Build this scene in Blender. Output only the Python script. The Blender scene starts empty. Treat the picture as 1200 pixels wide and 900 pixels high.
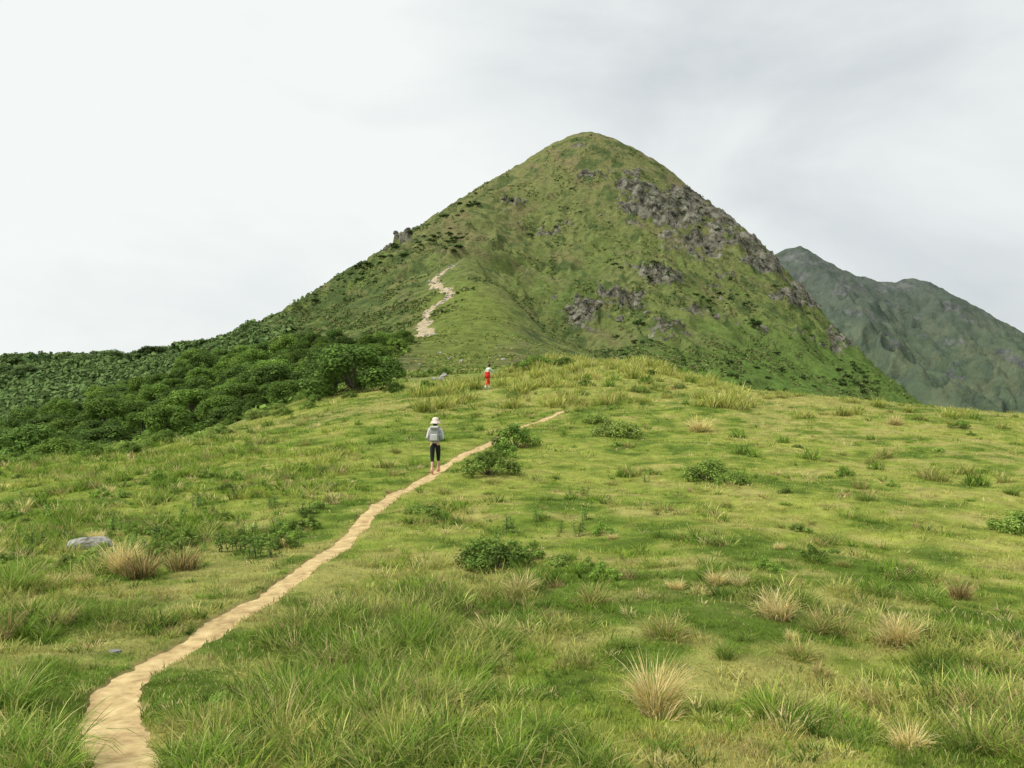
import bpy, bmesh, math, random
import numpy as np
from mathutils import Vector
random.seed(5); rng=np.random.default_rng(7)
C=bpy.context.scene.collection
PI=math.pi
# ---------------------------------------------------------------- noise
def _h(ix,iy,seed):
    n=(ix.astype(np.int64)*374761393+iy.astype(np.int64)*668265263+seed*144269504)&0xffffffff
    n=((n^(n>>13))*1274126177)&0xffffffff
    n=(n^(n>>16))&0xffffffff
    return n/4294967296.0*2*PI
def gn(x,y,seed=0):
    xi=np.floor(x); yi=np.floor(y); fx=x-xi; fy=y-yi
    u=fx*fx*fx*(fx*(fx*6-15)+10); v=fy*fy*fy*(fy*(fy*6-15)+10)
    def g(dx,dy):
        a=_h(xi+dx,yi+dy,seed); return np.cos(a)*(fx-dx)+np.sin(a)*(fy-dy)
    a=g(0,0); b=g(1,0); c=g(0,1); d=g(1,1)
    return ((a+(b-a)*u)+((c+(d-c)*u)-(a+(b-a)*u))*v)*1.4
def fbm(x,y,o=4,seed=0,gain=.5):
    s=0;a=1
    for k in range(o):
        s=s+a*gn(x,y,seed+k*17); x=x*2.03+5.1;y=y*2.03+3.7;a*=gain
    return s
def ridged(x,y,o=4,seed=0):
    s=0;a=1
    for k in range(o):
        s=s+a*(1-np.abs(gn(x,y,seed+k*13))*2); x=x*2.1+1.3;y=y*2.1+9.2;a*=.5
    return s/1.9
def ss(a,b,x):
    t=np.clip((x-a)/(b-a),0,1); return t*t*(3-2*t)
# ---------------------------------------------------------------- terrain control points  (column, row, depth) measured off the photograph
KP=[]
for px in (-200,0,200,400,600,800,1000,1200,1400):
    KP+= [(px,1117,3),(px,900,5.2),(px,800,7.3),(px,735,9.6)]
for px,rr in {-200:(690,615,585,580),0:(686,612,576,554),200:(682,604,560,533),400:(680,600,552,508),600:(678,597,546,500),800:(676,596,545,500),1000:(676,598,548,502),1200:(680,604,556,508),1400:(690,615,570,525)}.items():
    KP+= [(px,r,d) for r,d in zip(rr,(12.5,19,27,40))]
TP={-200:[(52,575),(75,600),(110,570),(170,540),(260,520),(400,440),(600,500)],
0:[(52,545),(75,572),(110,545),(150,525),(180,515),(260,500),(400,424),(600,480)],
100:[(52,533),(75,556),(110,525),(170,490),(260,485),(400,416),(600,470)],
200:[(58,518),(88,532),(130,490),(190,448),(260,460),(400,412),(600,470)],
300:[(70,488),(100,488),(150,450),(210,420),(300,405),(450,381),(600,420)],
350:[(80,470),(150,440),(220,405),(300,388),(470,355),(620,400)],
400:[(60,475),(90,457),(120,440),(160,425),(220,400),(300,375),(480,322),(640,370)],
450:[(60,467),(95,445),(130,432),(200,402),(300,360),(400,320),(490,291),(640,340)],
500:[(59,462),(80,450),(110,440),(160,420),(220,392),(270,362),(330,332),(400,302),(500,260),(650,300)],
560:[(59,456),(80,445),(110,436),(160,418),(230,372),(300,322),(335,303),(370,307),(450,262),(520,227),(670,265)],
600:[(52,470),(65,450),(80,438),(110,430),(200,395),(255,365),(300,342),(345,372),(400,333),(480,262),(540,205),(680,240)],
640:[(55,455),(75,425),(110,432),(150,428),(220,408),(270,386),(315,414),(400,352),(480,269),(545,185),(700,225)],
665:[(548,173)],
690:[(60,443),(75,422),(100,435),(200,425),(300,406),(400,340),(480,257),(550,161),(700,215)],
725:[(548,173),(480,258)],
760:[(60,440),(72,430),(110,460),(200,450),(300,410),(400,335),(480,258),(540,194),(700,250)],
820:[(60,450),(100,475),(200,460),(300,425),(400,355),(480,280),(535,232),(700,300)],
870:[(505,272)],
900:[(55,462),(90,490),(200,475),(300,445),(400,385),(470,330),(505,297),(680,380)],
940:[(490,346),(400,400)],
965:[(55,467),(90,500),(200,490),(300,462),(400,425),(475,379),(650,450)],
1000:[(460,411),(380,440)],
1050:[(55,474),(90,510),(200,500),(300,487),(420,464),(600,520)],
1200:[(50,488),(90,530),(200,530),(400,520),(600,530)],
1400:[(50,510),(90,560),(200,560),(400,560),(600,560)]}
for px,l in TP.items():
    KP+=[(px,r,d) for d,r in l]
KP=np.array(KP,float)
SV=.6
cu=(KP[:,0]-600)/1000; cv=np.log(KP[:,2])*SV; ce=(450-KP[:,1])/1000
def UU(r2): return .5*r2*np.log(r2+1e-12)
NC=len(KP)
A=np.zeros((NC+3,NC+3))
A[:NC,:NC]=UU((cu[:,None]-cu)**2+(cv[:,None]-cv)**2)+np.eye(NC)*5e-5
A[:NC,NC]=1;A[:NC,NC+1]=cu;A[:NC,NC+2]=cv;A[NC,:NC]=1;A[NC+1,:NC]=cu;A[NC+2,:NC]=cv
WW=np.linalg.solve(A,np.concatenate([ce,[0,0,0]]))
def ev(u,v):
    out=np.empty(len(u))
    for i in range(0,len(u),20000):
        a=u[i:i+20000];b=v[i:i+20000]
        out[i:i+20000]=UU((a[:,None]-cu)**2+(b[:,None]-cv)**2)@WW[:NC]+WW[NC]+WW[NC+1]*a+WW[NC+2]*b
    return out
def H0(x,y):
    yy=np.clip(y,4,720); u=np.clip(x/yy,-.85,.85)
    z=ev(u,np.log(yy)*SV)*yy+np.clip(4-y,0,None)*.125
    z-=np.clip(y-720,0,None)*.3
    near=1-ss(60,160,yy)
    z+=near*(fbm(x/5,y/5,3,1)*.17+fbm(x/.9,y/.9,2,5)*.03*(1-ss(20,40,yy)))*ss(1,8,yy)
    far=ss(130,420,yy)
    dx=x-49.5; dy=y-550; r=np.hypot(dx,dy); th=np.arctan2(dy,dx)
    wp=fbm(x/50,y/50,3,31)*.55
    g=ridged(th*3.4+wp,r/170,3,9)-.6; g2=ridged(th*9+wp*2,r/60,3,19)-.6; g3=ridged(th*22+wp*4,r/40,3,29)-.6
    kn=np.exp(-((x+25)/38)**2-((y-270)/75)**2)
    z+=far*(fbm(x/45,y/45,4,3)*2.2+fbm(x/9,y/9,3,8)*.9*(1-kn)+(g*8.5+g2*4.2+g3*1.5)*ss(20,140,r)*(1-.8*kn))
    return z
def pxrow(x,y,z):
    yy=np.clip(y,3,None); return 600+1000*x/yy, 450-1000*z/yy
RG=[(790,243,72,27,1.35),(742,222,26,28,1.05),(908,303,46,20,1.2),(942,345,30,26,1.15),(690,366,42,28,.88),(785,322,54,22,.78),(690,170,24,6,.8),(468,278,22,9,1.0),(640,268,44,12,.5),(832,283,60,20,1.1),(740,350,36,25,.8),(535,300,22,8,.5),(860,258,36,14,1.25),(625,238,60,14,.45),(610,340,28,14,.3),(810,395,110,34,.45),(980,395,26,24,.85),(700,205,46,16,.6),(850,335,60,30,.5)]
def rockmask(x,y,z):
    px,row=pxrow(x,y,z); m=np.zeros(len(x))
    for a,b,sa,sb,w in RG: m=np.maximum(m,w*np.exp(-((px-a)/sa)**2-((row-b)/sb)**2))
    m=m*(y>180)*(y<600)
    nz=fbm(x/24+z/30,z/10+y/40,5,41,.64)
    return ss(.45,.70,m*.93+nz*.47)
def H(x,y,full=False):
    x=np.asarray(x,float);y=np.asarray(y,float)
    z=H0(x,y); rk=np.zeros(len(x)); f=y>180
    if f.any():
        rk[f]=rockmask(x[f],y[f],z[f])
        xf,yf=x[f],y[f]
        d=ridged(xf/15+fbm(xf/20,yf/20,2,55)*.6,yf/24,4,51)
        st=np.abs(gn(xf/4.5,yf/6,77)); s3=np.abs(gn(xf/9+3,yf/14,78))
        sk=1-.5*ss(505,530,yf)
        z[f]+=rk[f]*sk*(d*7-4.8+st*3.6+s3*5.5)
    return (z,rk) if full else z
def hz(x,y): return float(H(np.array([x]),np.array([y]))[0])
DG=np.exp(np.linspace(math.log(4.2),math.log(600),600))
def hit(px,row,dmin=0):
    u=(px-600)/1000; z=H0(u*DG,DG); r=450-1000*z/DG
    ok=np.where((r<=row)&(DG>=dmin))[0]
    if len(ok)==0: i=int(np.argmin(np.where(DG>=dmin,r,9999))); d=DG[i]
    else:
        i=ok[0]; d=DG[i]
        if i>0 and r[i-1]>row: t=(r[i-1]-row)/(r[i-1]-r[i]+1e-9); d=DG[i-1]+t*(DG[i]-DG[i-1])
    return Vector((u*d,d,hz(u*d,d)))
# ---------------------------------------------------------------- mesh helpers
def npmesh(name,V,quads=None,tris=None,col=None,extra=None,smooth=False):
    me=bpy.data.meshes.new(name)
    V=np.asarray(V,np.float32); me.vertices.add(len(V)); me.vertices.foreach_set('co',V.ravel())
    L=[];S=[];c=0
    if quads is not None and len(quads):
        q=np.asarray(quads,np.int32); L.append(q.ravel()); S.append(np.arange(len(q),dtype=np.int32)*4); c=len(q)*4
    if tris is not None and len(tris):
        t=np.asarray(tris,np.int32); L.append(t.ravel()); S.append(np.arange(len(t),dtype=np.int32)*3+c)
    L=np.concatenate(L);S=np.concatenate(S)
    me.loops.add(len(L)); me.loops.foreach_set('vertex_index',L)
    me.polygons.add(len(S)); me.polygons.foreach_set('loop_start',S)
    me.update(calc_edges=True)
    me.polygons.foreach_set('use_smooth',np.full(len(S),smooth))
    if col is not None:
        a=me.attributes.new('col','FLOAT_COLOR','POINT'); cc=np.ones((len(V),4),np.float32); cc[:,:3]=col; a.data.foreach_set('color',cc.ravel())
    for k,v in (extra or {}).items():
        a=me.attributes.new(k,'FLOAT','POINT'); a.data.foreach_set('value',np.asarray(v,np.float32))
    return me
def link(name,me,mat,parent=None):
    o=bpy.data.objects.new(name,me); C.objects.link(o)
    if mat and len(me.materials)==0: me.materials.append(mat)
    if parent: o.parent=parent
    return o
def tag(o,label,cat,group=None,kind=None):
    o['label']=label;o['category']=cat
    if group:o['group']=group
    if kind:o['kind']=kind
    return o
def thing(name,label,cat,loc=(0,0,0),rz=0,group=None):
    o=bpy.data.objects.new(name,None); C.objects.link(o); o.location=loc; o.rotation_euler=(0,0,rz); o.empty_display_size=.2
    return tag(o,label,cat,group)
def dup(root,loc,rz,sc=1,label=None,group=None):
    r=root.copy(); C.objects.link(r); r.location=loc; r.rotation_euler=(0,0,rz)
    r.scale=(sc,sc,sc) if not hasattr(sc,'__len__') else sc
    if label: r['label']=label
    if group: r['group']=group
    elif 'group' in r.keys(): del r['group']
    for ch in list(root.children):
        c=ch.copy(); C.objects.link(c); c.parent=r
    return r
class Proto:
    """first use keeps the original, later uses copy it"""
    def __init__(s,o): s.o=o; s.used=False
    def put(s,loc,rz,sc,label,group=None,cat=None):
        if not s.used:
            o=s.o; s.used=True; o.location=loc;o.rotation_euler=(0,0,rz); o.scale=(sc,sc,sc) if not hasattr(sc,'__len__') else sc
            o['label']=label
            if group:o['group']=group
        else: o=dup(s.o,loc,rz,sc,label,group)
        if cat:o['category']=cat
        return o
def blades(P,h,az,a0,bend,w,col,seg=2,tip=None):
    N=len(P); pos=P.copy(); phi=rng.uniform(0,PI,N); side=np.stack([np.cos(phi),np.sin(phi),np.zeros(N)],1)
    V=np.empty((N,2*seg+1,3)); Cc=np.empty((N,2*seg+1,3))
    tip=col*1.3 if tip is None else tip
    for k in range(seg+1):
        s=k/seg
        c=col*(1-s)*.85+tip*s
        if k<seg:
            hw=(w*.5*(1-s**1.5*.65))[:,None]
            V[:,2*k]=pos-side*hw; V[:,2*k+1]=pos+side*hw; Cc[:,2*k]=c;Cc[:,2*k+1]=c
            a=a0+bend*(s+.5/seg); st=(h/seg)
            pos=pos+np.stack([np.sin(a)*np.cos(az)*st,np.sin(a)*np.sin(az)*st,np.cos(a)*st],1)
        else: V[:,2*seg]=pos; Cc[:,2*seg]=c
    b=np.arange(N)[:,None]*(2*seg+1)
    Q=np.concatenate([b+np.array([[2*k,2*k+1,2*k+3,2*k+2]]) for k in range(seg-1)],0) if seg>1 else None
    Tt=b+np.array([[2*seg-2,2*seg-1,2*seg]])
    return V.reshape(-1,3),Q,Tt,Cc.reshape(-1,3)
def leafq(P,Nn,size,col,asp=.5):
    N=len(P); r=rng.normal(size=(N,3)); t=np.cross(r,Nn); t/=np.linalg.norm(t,axis=1)[:,None]+1e-9; b=np.cross(t,Nn); b/=np.linalg.norm(b,axis=1)[:,None]+1e-9
    s=size[:,None]*.5
    V=np.stack([P+t*s,P+b*s*asp,P-t*s,P-b*s*asp],1).reshape(-1,3)
    Q=np.arange(N*4).reshape(-1,4); return V,Q,np.repeat(col,4,0)
def unit(N,up=0):
    r=rng.normal(size=(N,3)); r[:,2]+=up; return r/np.linalg.norm(r,axis=1)[:,None]
def tube(pts,rad,n=7):
    V=[];Q=[]; pts=[Vector(p) for p in pts]
    for i,p in enumerate(pts):
        d=(pts[min(i+1,len(pts)-1)]-pts[max(i-1,0)]).normalized()
        a=d.orthogonal().normalized(); b=d.cross(a)
        for k in range(n):
            t=2*PI*k/n; V.append(p+(a*math.cos(t)+b*math.sin(t))*rad[i])
    for i in range(len(pts)-1):
        for k in range(n): Q.append((i*n+k,i*n+(k+1)%n,(i+1)*n+(k+1)%n,(i+1)*n+k))
    return [tuple(v) for v in V],Q
def tubes(name,lst,n=7):
    V=[];Q=[]
    for pts,rad in lst:
        v,q=tube(pts,rad,n); o=len(V); V+=v; Q+=[tuple(i+o for i in f) for f in q]
    return npmesh(name,np.array(V),quads=np.array(Q),smooth=True)
# ---------------------------------------------------------------- materials
def newmat(name):
    m=bpy.data.materials.new(name); m.use_nodes=True; nt=m.node_tree; nt.nodes.clear(); return m,nt,nt.nodes,nt.links
def attr_mat(name,trans=.3,rough=.75,var=.25,spec=.15):
    m,nt,N,L=newmat(name)
    out=N.new('ShaderNodeOutputMaterial'); at=N.new('ShaderNodeAttribute'); at.attribute_name='col'
    oi=N.new('ShaderNodeObjectInfo'); mr=N.new('ShaderNodeMapRange'); mr.inputs[3].default_value=1-var; mr.inputs[4].default_value=1+var; L.new(oi.outputs['Random'],mr.inputs[0])
    mx=N.new('ShaderNodeVectorMath'); mx.operation='SCALE'; L.new(at.outputs['Color'],mx.inputs[0]); L.new(mr.outputs[0],mx.inputs['Scale'])
    d=N.new('ShaderNodeBsdfPrincipled'); d.inputs['Roughness'].default_value=rough; d.inputs['Specular IOR Level'].default_value=spec
    L.new(mx.outputs[0],d.inputs['Base Color'])
    t=N.new('ShaderNodeBsdfTranslucent'); L.new(mx.outputs[0],t.inputs[0]); s=N.new('ShaderNodeMixShader'); s.inputs[0].default_value=trans
    L.new(d.outputs[0],s.inputs[1]);L.new(t.outputs[0],s.inputs[2]);L.new(s.outputs[0],out.inputs[0])
    return m
def noise_mat(name,c1,c2,scale,rough=.9,bump=.3,c3=None,det=8,dist=.05):
    m,nt,N,L=newmat(name)
    out=N.new('ShaderNodeOutputMaterial'); tc=N.new('ShaderNodeTexCoord')
    nz=N.new('ShaderNodeTexNoise'); nz.inputs['Scale'].default_value=scale; nz.inputs['Detail'].default_value=det; nz.inputs['Roughness'].default_value=.66
    L.new(tc.outputs['Object'],nz.inputs['Vector'])
    r=N.new('ShaderNodeValToRGB'); r.color_ramp.elements[0].position=.33; r.color_ramp.elements[1].position=.68
    r.color_ramp.elements[0].color=(*c1,1); r.color_ramp.elements[1].color=(*c2,1)
    if c3: e=r.color_ramp.elements.new(.5); e.color=(*c3,1)
    L.new(nz.outputs[0],r.inputs[0])
    d=N.new('ShaderNodeBsdfPrincipled'); d.inputs['Roughness'].default_value=rough; d.inputs['Specular IOR Level'].default_value=.2
    L.new(r.outputs[0],d.inputs['Base Color'])
    if bump:
        b=N.new('ShaderNodeBump'); b.inputs['Strength'].default_value=bump; b.inputs['Distance'].default_value=dist
        n2=N.new('ShaderNodeTexNoise'); n2.inputs['Scale'].default_value=scale*3; n2.inputs['Detail'].default_value=10; L.new(tc.outputs['Object'],n2.inputs['Vector'])
        L.new(n2.outputs[0],b.inputs['Height']); L.new(b.outputs[0],d.inputs['Normal'])
    L.new(d.outputs[0],out.inputs[0]); return m
def terrain_mat(name,sc,lo=.7,hi=1.3,bump=.6,bd=.3,rocks=True,rscale=.25,rc=((.030,.030,.022),(.135,.13,.098),(.32,.31,.25)),thr=(-.72,.35)):
    m,nt,N,L=newmat(name)
    out=N.new('ShaderNodeOutputMaterial'); tc=N.new('ShaderNodeTexCoord'); at=N.new('ShaderNodeAttribute'); at.attribute_name='col'
    def noise(s,det=9,r=.65):
        q=N.new('ShaderNodeTexNoise'); q.inputs['Scale'].default_value=s;q.inputs['Detail'].default_value=det;q.inputs['Roughness'].default_value=r; L.new(tc.outputs['Object'],q.inputs['Vector']); return q
    n1=noise(sc); mr=N.new('ShaderNodeMapRange'); mr.inputs[1].default_value=.3;mr.inputs[2].default_value=.7;mr.inputs[3].default_value=lo;mr.inputs[4].default_value=hi; L.new(n1.outputs[0],mr.inputs[0])
    v=N.new('ShaderNodeVectorMath'); v.operation='SCALE'; L.new(at.outputs['Color'],v.inputs[0]); L.new(mr.outputs[0],v.inputs['Scale'])
    colout=v.outputs[0]
    d=N.new('ShaderNodeBsdfPrincipled'); d.inputs['Roughness'].default_value=.95; d.inputs['Specular IOR Level'].default_value=.05
    if rocks:
        ar=N.new('ShaderNodeAttribute'); ar.attribute_name='rock'
        n2=noise(rscale,12,.78); rr=N.new('ShaderNodeValToRGB'); e=rr.color_ramp.elements
        e[0].position=.41;e[0].color=(*rc[0],1); e[1].position=.62;e[1].color=(*rc[2],1); q=e.new(.49); q.color=(*rc[1],1)
        L.new(n2.outputs[0],rr.inputs[0])
        n3=noise(rscale*1.7,10,.72); ad=N.new('ShaderNodeMath'); ad.operation='ADD'; L.new(ar.outputs['Fac'],ad.inputs[0])
        sb=N.new('ShaderNodeMapRange'); sb.inputs[1].default_value=.3;sb.inputs[2].default_value=.7;sb.inputs[3].default_value=thr[0];sb.inputs[4].default_value=thr[1]; L.new(n3.outputs[0],sb.inputs[0]); L.new(sb.outputs[0],ad.inputs[1])
        m2=N.new('ShaderNodeMapRange'); m2.inputs[1].default_value=.30;m2.inputs[2].default_value=.50; L.new(ad.outputs[0],m2.inputs[0])
        mm=N.new('ShaderNodeMix'); mm.data_type='RGBA'; L.new(m2.outputs[0],mm.inputs['Factor']); L.new(colout,mm.inputs[6]); L.new(rr.outputs[0],mm.inputs[7]); colout=mm.outputs[2]
    L.new(colout,d.inputs['Base Color'])
    nb=noise(sc*2.2,12,.7); b=N.new('ShaderNodeBump'); b.inputs['Strength'].default_value=bump;b.inputs['Distance'].default_value=bd; L.new(nb.outputs[0],b.inputs['Height']); L.new(b.outputs[0],d.inputs['Normal'])
    L.new(d.outputs[0],out.inputs[0]); return m
def plain(name,c,rough=.8,c2=None,scale=30): return noise_mat(name,c,c2 or tuple(min(1,k*1.25) for k in c),scale,rough,.15,dist=.004)
M_grass=attr_mat('grass',.40,var=0,spec=.08); M_tuss=attr_mat('tussock',.40,var=.12,spec=.08); M_leaf=attr_mat('foliage',.3,.7,var=.35,spec=.08); M_scrub=attr_mat('scrub',.15,var=0,spec=.05)
M_bark=noise_mat('bark',(.05,.04,.028),(.13,.11,.085),6,.95,.6)
M_rock=noise_mat('stone',(.13,.128,.11),(.44,.43,.39),2.2,.9,.7,c3=(.29,.285,.255))
M_crag=noise_mat('crag_stone',(.040,.041,.032),(.27,.26,.20),1.4,.9,.9,c3=(.125,.12,.092))
M_path=noise_mat('dirt',(.27,.185,.085),(.60,.475,.245),4.5,.95,.7,c3=(.45,.335,.16),dist=.015,det=12)
M_mpath=noise_mat('eroded_dirt',(.17,.135,.08),(.58,.50,.35),.9,.95,.9,c3=(.38,.315,.20),dist=.5,det=12)
M_ground=terrain_mat('meadow_ground',2.2,.55,1.3,.7,.05,rocks=False)
M_mount=terrain_mat('mountain_ground',.34,.62,1.38,1.0,1.9,True,.20)
M_farm=terrain_mat('far_mountain_ground',.05,.80,1.2,.9,10,True,.04,((.078,.092,.088),(.122,.138,.128),(.19,.20,.182)),(-.75,.3))  # rock tones paled and blued: distance haze is in the colour
# ---------------------------------------------------------------- colours of the ground
def mixc(a,b,t): t=np.clip(t,0,1)[:,None]; return np.asarray(a)*(1-t)+np.asarray(b)*t
def meadow_col(x,y):
    px=600+1000*x/np.clip(y,4,None)
    n1=fbm(x/7,y/7,4,61);n2=fbm(x/1.6,y/1.6,4,62,.6);n3=fbm(x/22,y/22,3,63)
    G1=np.array([.165,.245,.032]);G2=np.array([.315,.345,.074]);
    t=.46+n1*.7+n2*.65+.15*ss(500,1000,px)-.10*ss(400,0,px)
    c=mixc(np.tile(G1,(len(x),1)),G2,t)
    c=mixc(c,np.array([.41,.345,.145]),ss(.15,.75,n3*.8+n2*.9+.14*ss(600,1000,px))*.45)
    band=ss(44,58,y)*ss(520,680,px)*(1-ss(840,930,px))
    c=mixc(c,np.array([.38,.38,.11]),band*.5)
    c=mixc(c,np.array([.085,.142,.023]),ss(.12,.6,-n1*.6-n2*.9)*.65)
    return c
def far_col(x,y,z):
    px,row=pxrow(x,y,z)
    n1=fbm(x/40,y/40,4,71);n2=fbm(x/10,y/10,5,72,.65);n3=fbm(x/80,y/80,3,73); n4=fbm(x/18+z/40,z/12,4,74)
    c=mixc(np.tile([.132,.180,.050],(len(x),1)),np.array([.213,.225,.080]),.4+n1*.6+n2*.55)
    c=mixc(c,np.array([.203,.172,.090]),ss(340,180,row)*.38+ss(0,.6,n3)*.28+ss(.05,.65,n4)*.45)
    c=mixc(c,np.array([.065,.106,.034]),ss(.10,.5,n2*.9+n1*.5+.42*ss(560,380,px)*ss(200,300,y))*.82)
    c=mixc(c,np.array([.098,.182,.034]),ss(350,440,row)*ss(680,800,px)*.7)
    rav=np.exp(-((px-655-(405-row)*.4)/24)**2)*ss(240,280,y)*ss(290,340,row); c=mixc(c,np.array([.07,.115,.034]),rav*.5)  # shade of the ravine painted in as a darker green
    kn=ss(.0,.5,1-np.hypot((px-545)/80,(row-385)/75))
    c=mixc(c,np.array([.190,.240,.050]),kn*.65)
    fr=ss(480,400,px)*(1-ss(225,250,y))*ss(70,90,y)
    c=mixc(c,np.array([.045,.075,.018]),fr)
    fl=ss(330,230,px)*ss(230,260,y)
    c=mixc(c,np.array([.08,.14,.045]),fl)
    return c
def fan(y0,y1,dy,t1,dt):
    ys=[y0]
    while ys[-1]<y1: ys.append(ys[-1]+dy*(ys[-1]+6))
    ys=np.array(ys); ts=np.arange(-t1,t1+1e-6,dt)
    Y,Tm=np.meshgrid(ys,ts,indexing='ij'); X=Tm*(Y+6)
    r,c=X.shape; i=np.arange(r*c).reshape(r,c)
    Q=np.stack([i[:-1,:-1],i[:-1,1:],i[1:,1:],i[1:,:-1]],-1).reshape(-1,4)
    return X.ravel(),Y.ravel(),Q
# ---------------------------------------------------------------- paths
def smoothpts(P,n=6):
    P=[np.array(p,float) for p in P]; P=[2*P[0]-P[1]]+P+[2*P[-1]-P[-2]]; out=[]
    for i in range(1,len(P)-2):
        for k in range(n):
            t=k/n; a,b,c,d=P[i-1:i+3]
            out.append(.5*((2*b)+(-a+c)*t+(2*a-5*b+4*c-d)*t*t+(-a+3*b-3*c+d)*t**3))
    out.append(P[-2]); return np.array(out)
pp=[(142,905),(134,868),(130,835),(141,805),(163,787),(205,764),(240,744),(272,720),(326,690),(370,657),(410,628),(432,603),(462,580),(500,560),(526,543),(556,528),(590,510),(620,497),(643,489),(666,480)]
pw=[]
for a,b in pp:
    v=hit(a,b); pw.append((v.x,v.y))
pw=[(pw[0][0]-.35,pw[0][1]-2.5),(pw[0][0]-.1,pw[0][1]-1.0)]+pw
path=smoothpts(pw,6)
mp=[(500,394),(496,380),(502,366),(516,354),(527,344),(514,335),(509,328),(517,320),(527,314),(536,309)]
mpath=[]
for a,b in mp:
    v=hit(a,b,180); mpath.append((v.x,v.y))
mpath=smoothpts(mpath,4)
def pdist(x,y,P):
    best=np.full(len(x),1e9); bt=np.zeros(len(x))
    for i in range(len(P)-1):
        a=P[i];b=P[i+1];d=b-a;L2=d@d+1e-9
        t=np.clip(((x-a[0])*d[0]+(y-a[1])*d[1])/L2,0,1)
        q=np.hypot(x-a[0]-t*d[0],y-a[1]-t*d[1]); m=q<best; best[m]=q[m]; bt[m]=(i+t[m])/(len(P)-1)
    return best,bt
def phw(yy): return .205-.055*ss(6.3,8.2,yy)+.01*ss(10,16,yy)+.015*ss(22,40,yy)
def pathmask(x,y):
    m=np.zeros(len(x)); f=y<65
    if f.any():
        d,t=pdist(x[f],y[f],path); yy=y[f]
        hw=phw(yy)+gn(x[f]/.16,yy/.16,91)*.055+gn(x[f]/.6,yy/.6,94)*.05+gn(x[f]/1.6,yy/1.6,92)*.035
        s=.03+.0035*yy
        m[f]=1-ss(hw-s,hw+s,d)
    return m
def mpathmask(x,y):
    m=np.zeros(len(x)); f=(y>150)&(y<400)
    if f.any():
        d,t=pdist(x[f],y[f],mpath)
        hw=1.8-1.0*t+gn(x[f]/2.2,y[f]/2.2,93)*2.0+gn(x[f]/9,y[f]/9,95)*1.8
        m[f]=1-ss(hw-.7,hw+.7,d)
    return m
def ribbon(name,P,half,drop,step,na,mat,label):
    seg=np.hypot(*np.diff(P,axis=0).T); s=np.concatenate([[0],np.cumsum(seg)]); q=np.arange(0,s[-1],step)
    X=np.interp(q,s,P[:,0]);Y=np.interp(q,s,P[:,1]); tx=np.gradient(X);ty=np.gradient(Y);l=np.hypot(tx,ty);nx=-ty/l;ny=tx/l
    o=np.linspace(-half,half,na); GX=(X[:,None]+nx[:,None]*o).ravel(); GY=(Y[:,None]+ny[:,None]*o).ravel()
    Z=H(GX,GY)-drop; i=np.arange(len(GX)).reshape(-1,na)
    Q=np.stack([i[:-1,:-1],i[1:,:-1],i[1:,1:],i[:-1,1:]],-1).reshape(-1,4)
    ob=link(name,npmesh(name,np.stack([GX,GY,Z],1),quads=Q,smooth=True),mat); tag(ob,label,'path',kind='structure'); return ob
ribbon('path',path,.45,.03,.09,13,M_path,'narrow sandy dirt footpath winding up through the grass to the hikers')
ribbon('mountain_path',mpath,6.5,.30,1.0,17,M_mpath,'pale eroded zigzag trail climbing the green spur of the mountain')
# ---------------------------------------------------------------- ground sheets
x,y,Q=fan(-2.5,124,.0062,1.25,.004)
z=H(x,y); m=pathmask(x,y)
col=meadow_col(x,y)*.76; fc=far_col(x,y,z)
t=ss(72,105,y); px=600+1000*x/np.clip(y,4,None)
t=np.maximum(t,ss(330,230,px)*ss(52,66,y)); col=col*(1-t[:,None])+fc*t[:,None]
col=mixc(col,np.array([.26,.19,.09]),ss(0.02,.5,m))
o=link('ground',npmesh('ground',np.stack([x,y,z-.075*m],1),quads=Q,col=col,smooth=True),M_ground); tag(o,'grassy green meadow sloping down and up again to the crest','ground',kind='structure')
x,y,Q=fan(121,720,.0045,.98,.0020)
z,rk=H(x,y,True); mm=mpathmask(x,y); col=far_col(x,y,z); col=mixc(col,np.array([.33,.26,.14]),ss(.0,.4,mm)*.7)
z=z-.8*mm-.5*(1-ss(121,124,y))
V=np.stack([x,y,z],1)
px,row=pxrow(x,y,z)
qx=px[Q[:,0]]; qy=y[Q[:,0]]
left=(qx<330)&(qy>235)&(qx<330-(qy-235)*.12)
def sub(name,mask,label,cat):
    q=Q[mask]; u,inv=np.unique(q,return_inverse=True)
    o=link(name,npmesh(name,V[u],quads=inv.reshape(-1,4),col=col[u],extra={'rock':rk[u]},smooth=True),M_mount); tag(o,label,cat,kind='structure')
sub('mountain',~left,'steep green pyramid shaped mountain with grey crags','mountain')
sub('wooded_ridge',left,'low wooded ridge behind the forest at the far left','hill')
# far mountain
x,y,Q=fan(820,2100,.0042,.98,.0024)
prof=np.array([(-400,520),(600,500),(750,400),(850,325),(905,298),(925,289),(937,287),(950,294),(965,304),(1000,321),(1030,329),(1050,329),(1070,325),(1090,330),(1120,346),(1150,362),(1200,390),(1300,440),(1600,500)],float)
zz=np.interp(600+x/1.5,prof[:,0],(450-prof[:,1])*1.5)
dd=np.abs(y-1500); wr=fbm(x/140,y/140,3,28)*.5
z=zz-dd*.50-ss(0,120,dd)*4+(ridged((x+dd*.35)/150+wr,y/520,4,21)-.62)*56*ss(0,200,dd)+(ridged((x-dd*.2)/52+wr,y/180,4,22)-.6)*17*(.15+ss(0,90,dd))+(ridged(x/20+wr*3,y/40,3,33)-.6)*4*(.5+ss(0,60,dd))+fbm(x/22,y/22,3,23)*2.5
z=np.maximum(z,-150)
nn=fbm(x/60,y/60,5,24,.65); up=ss(0,190,z)
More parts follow.
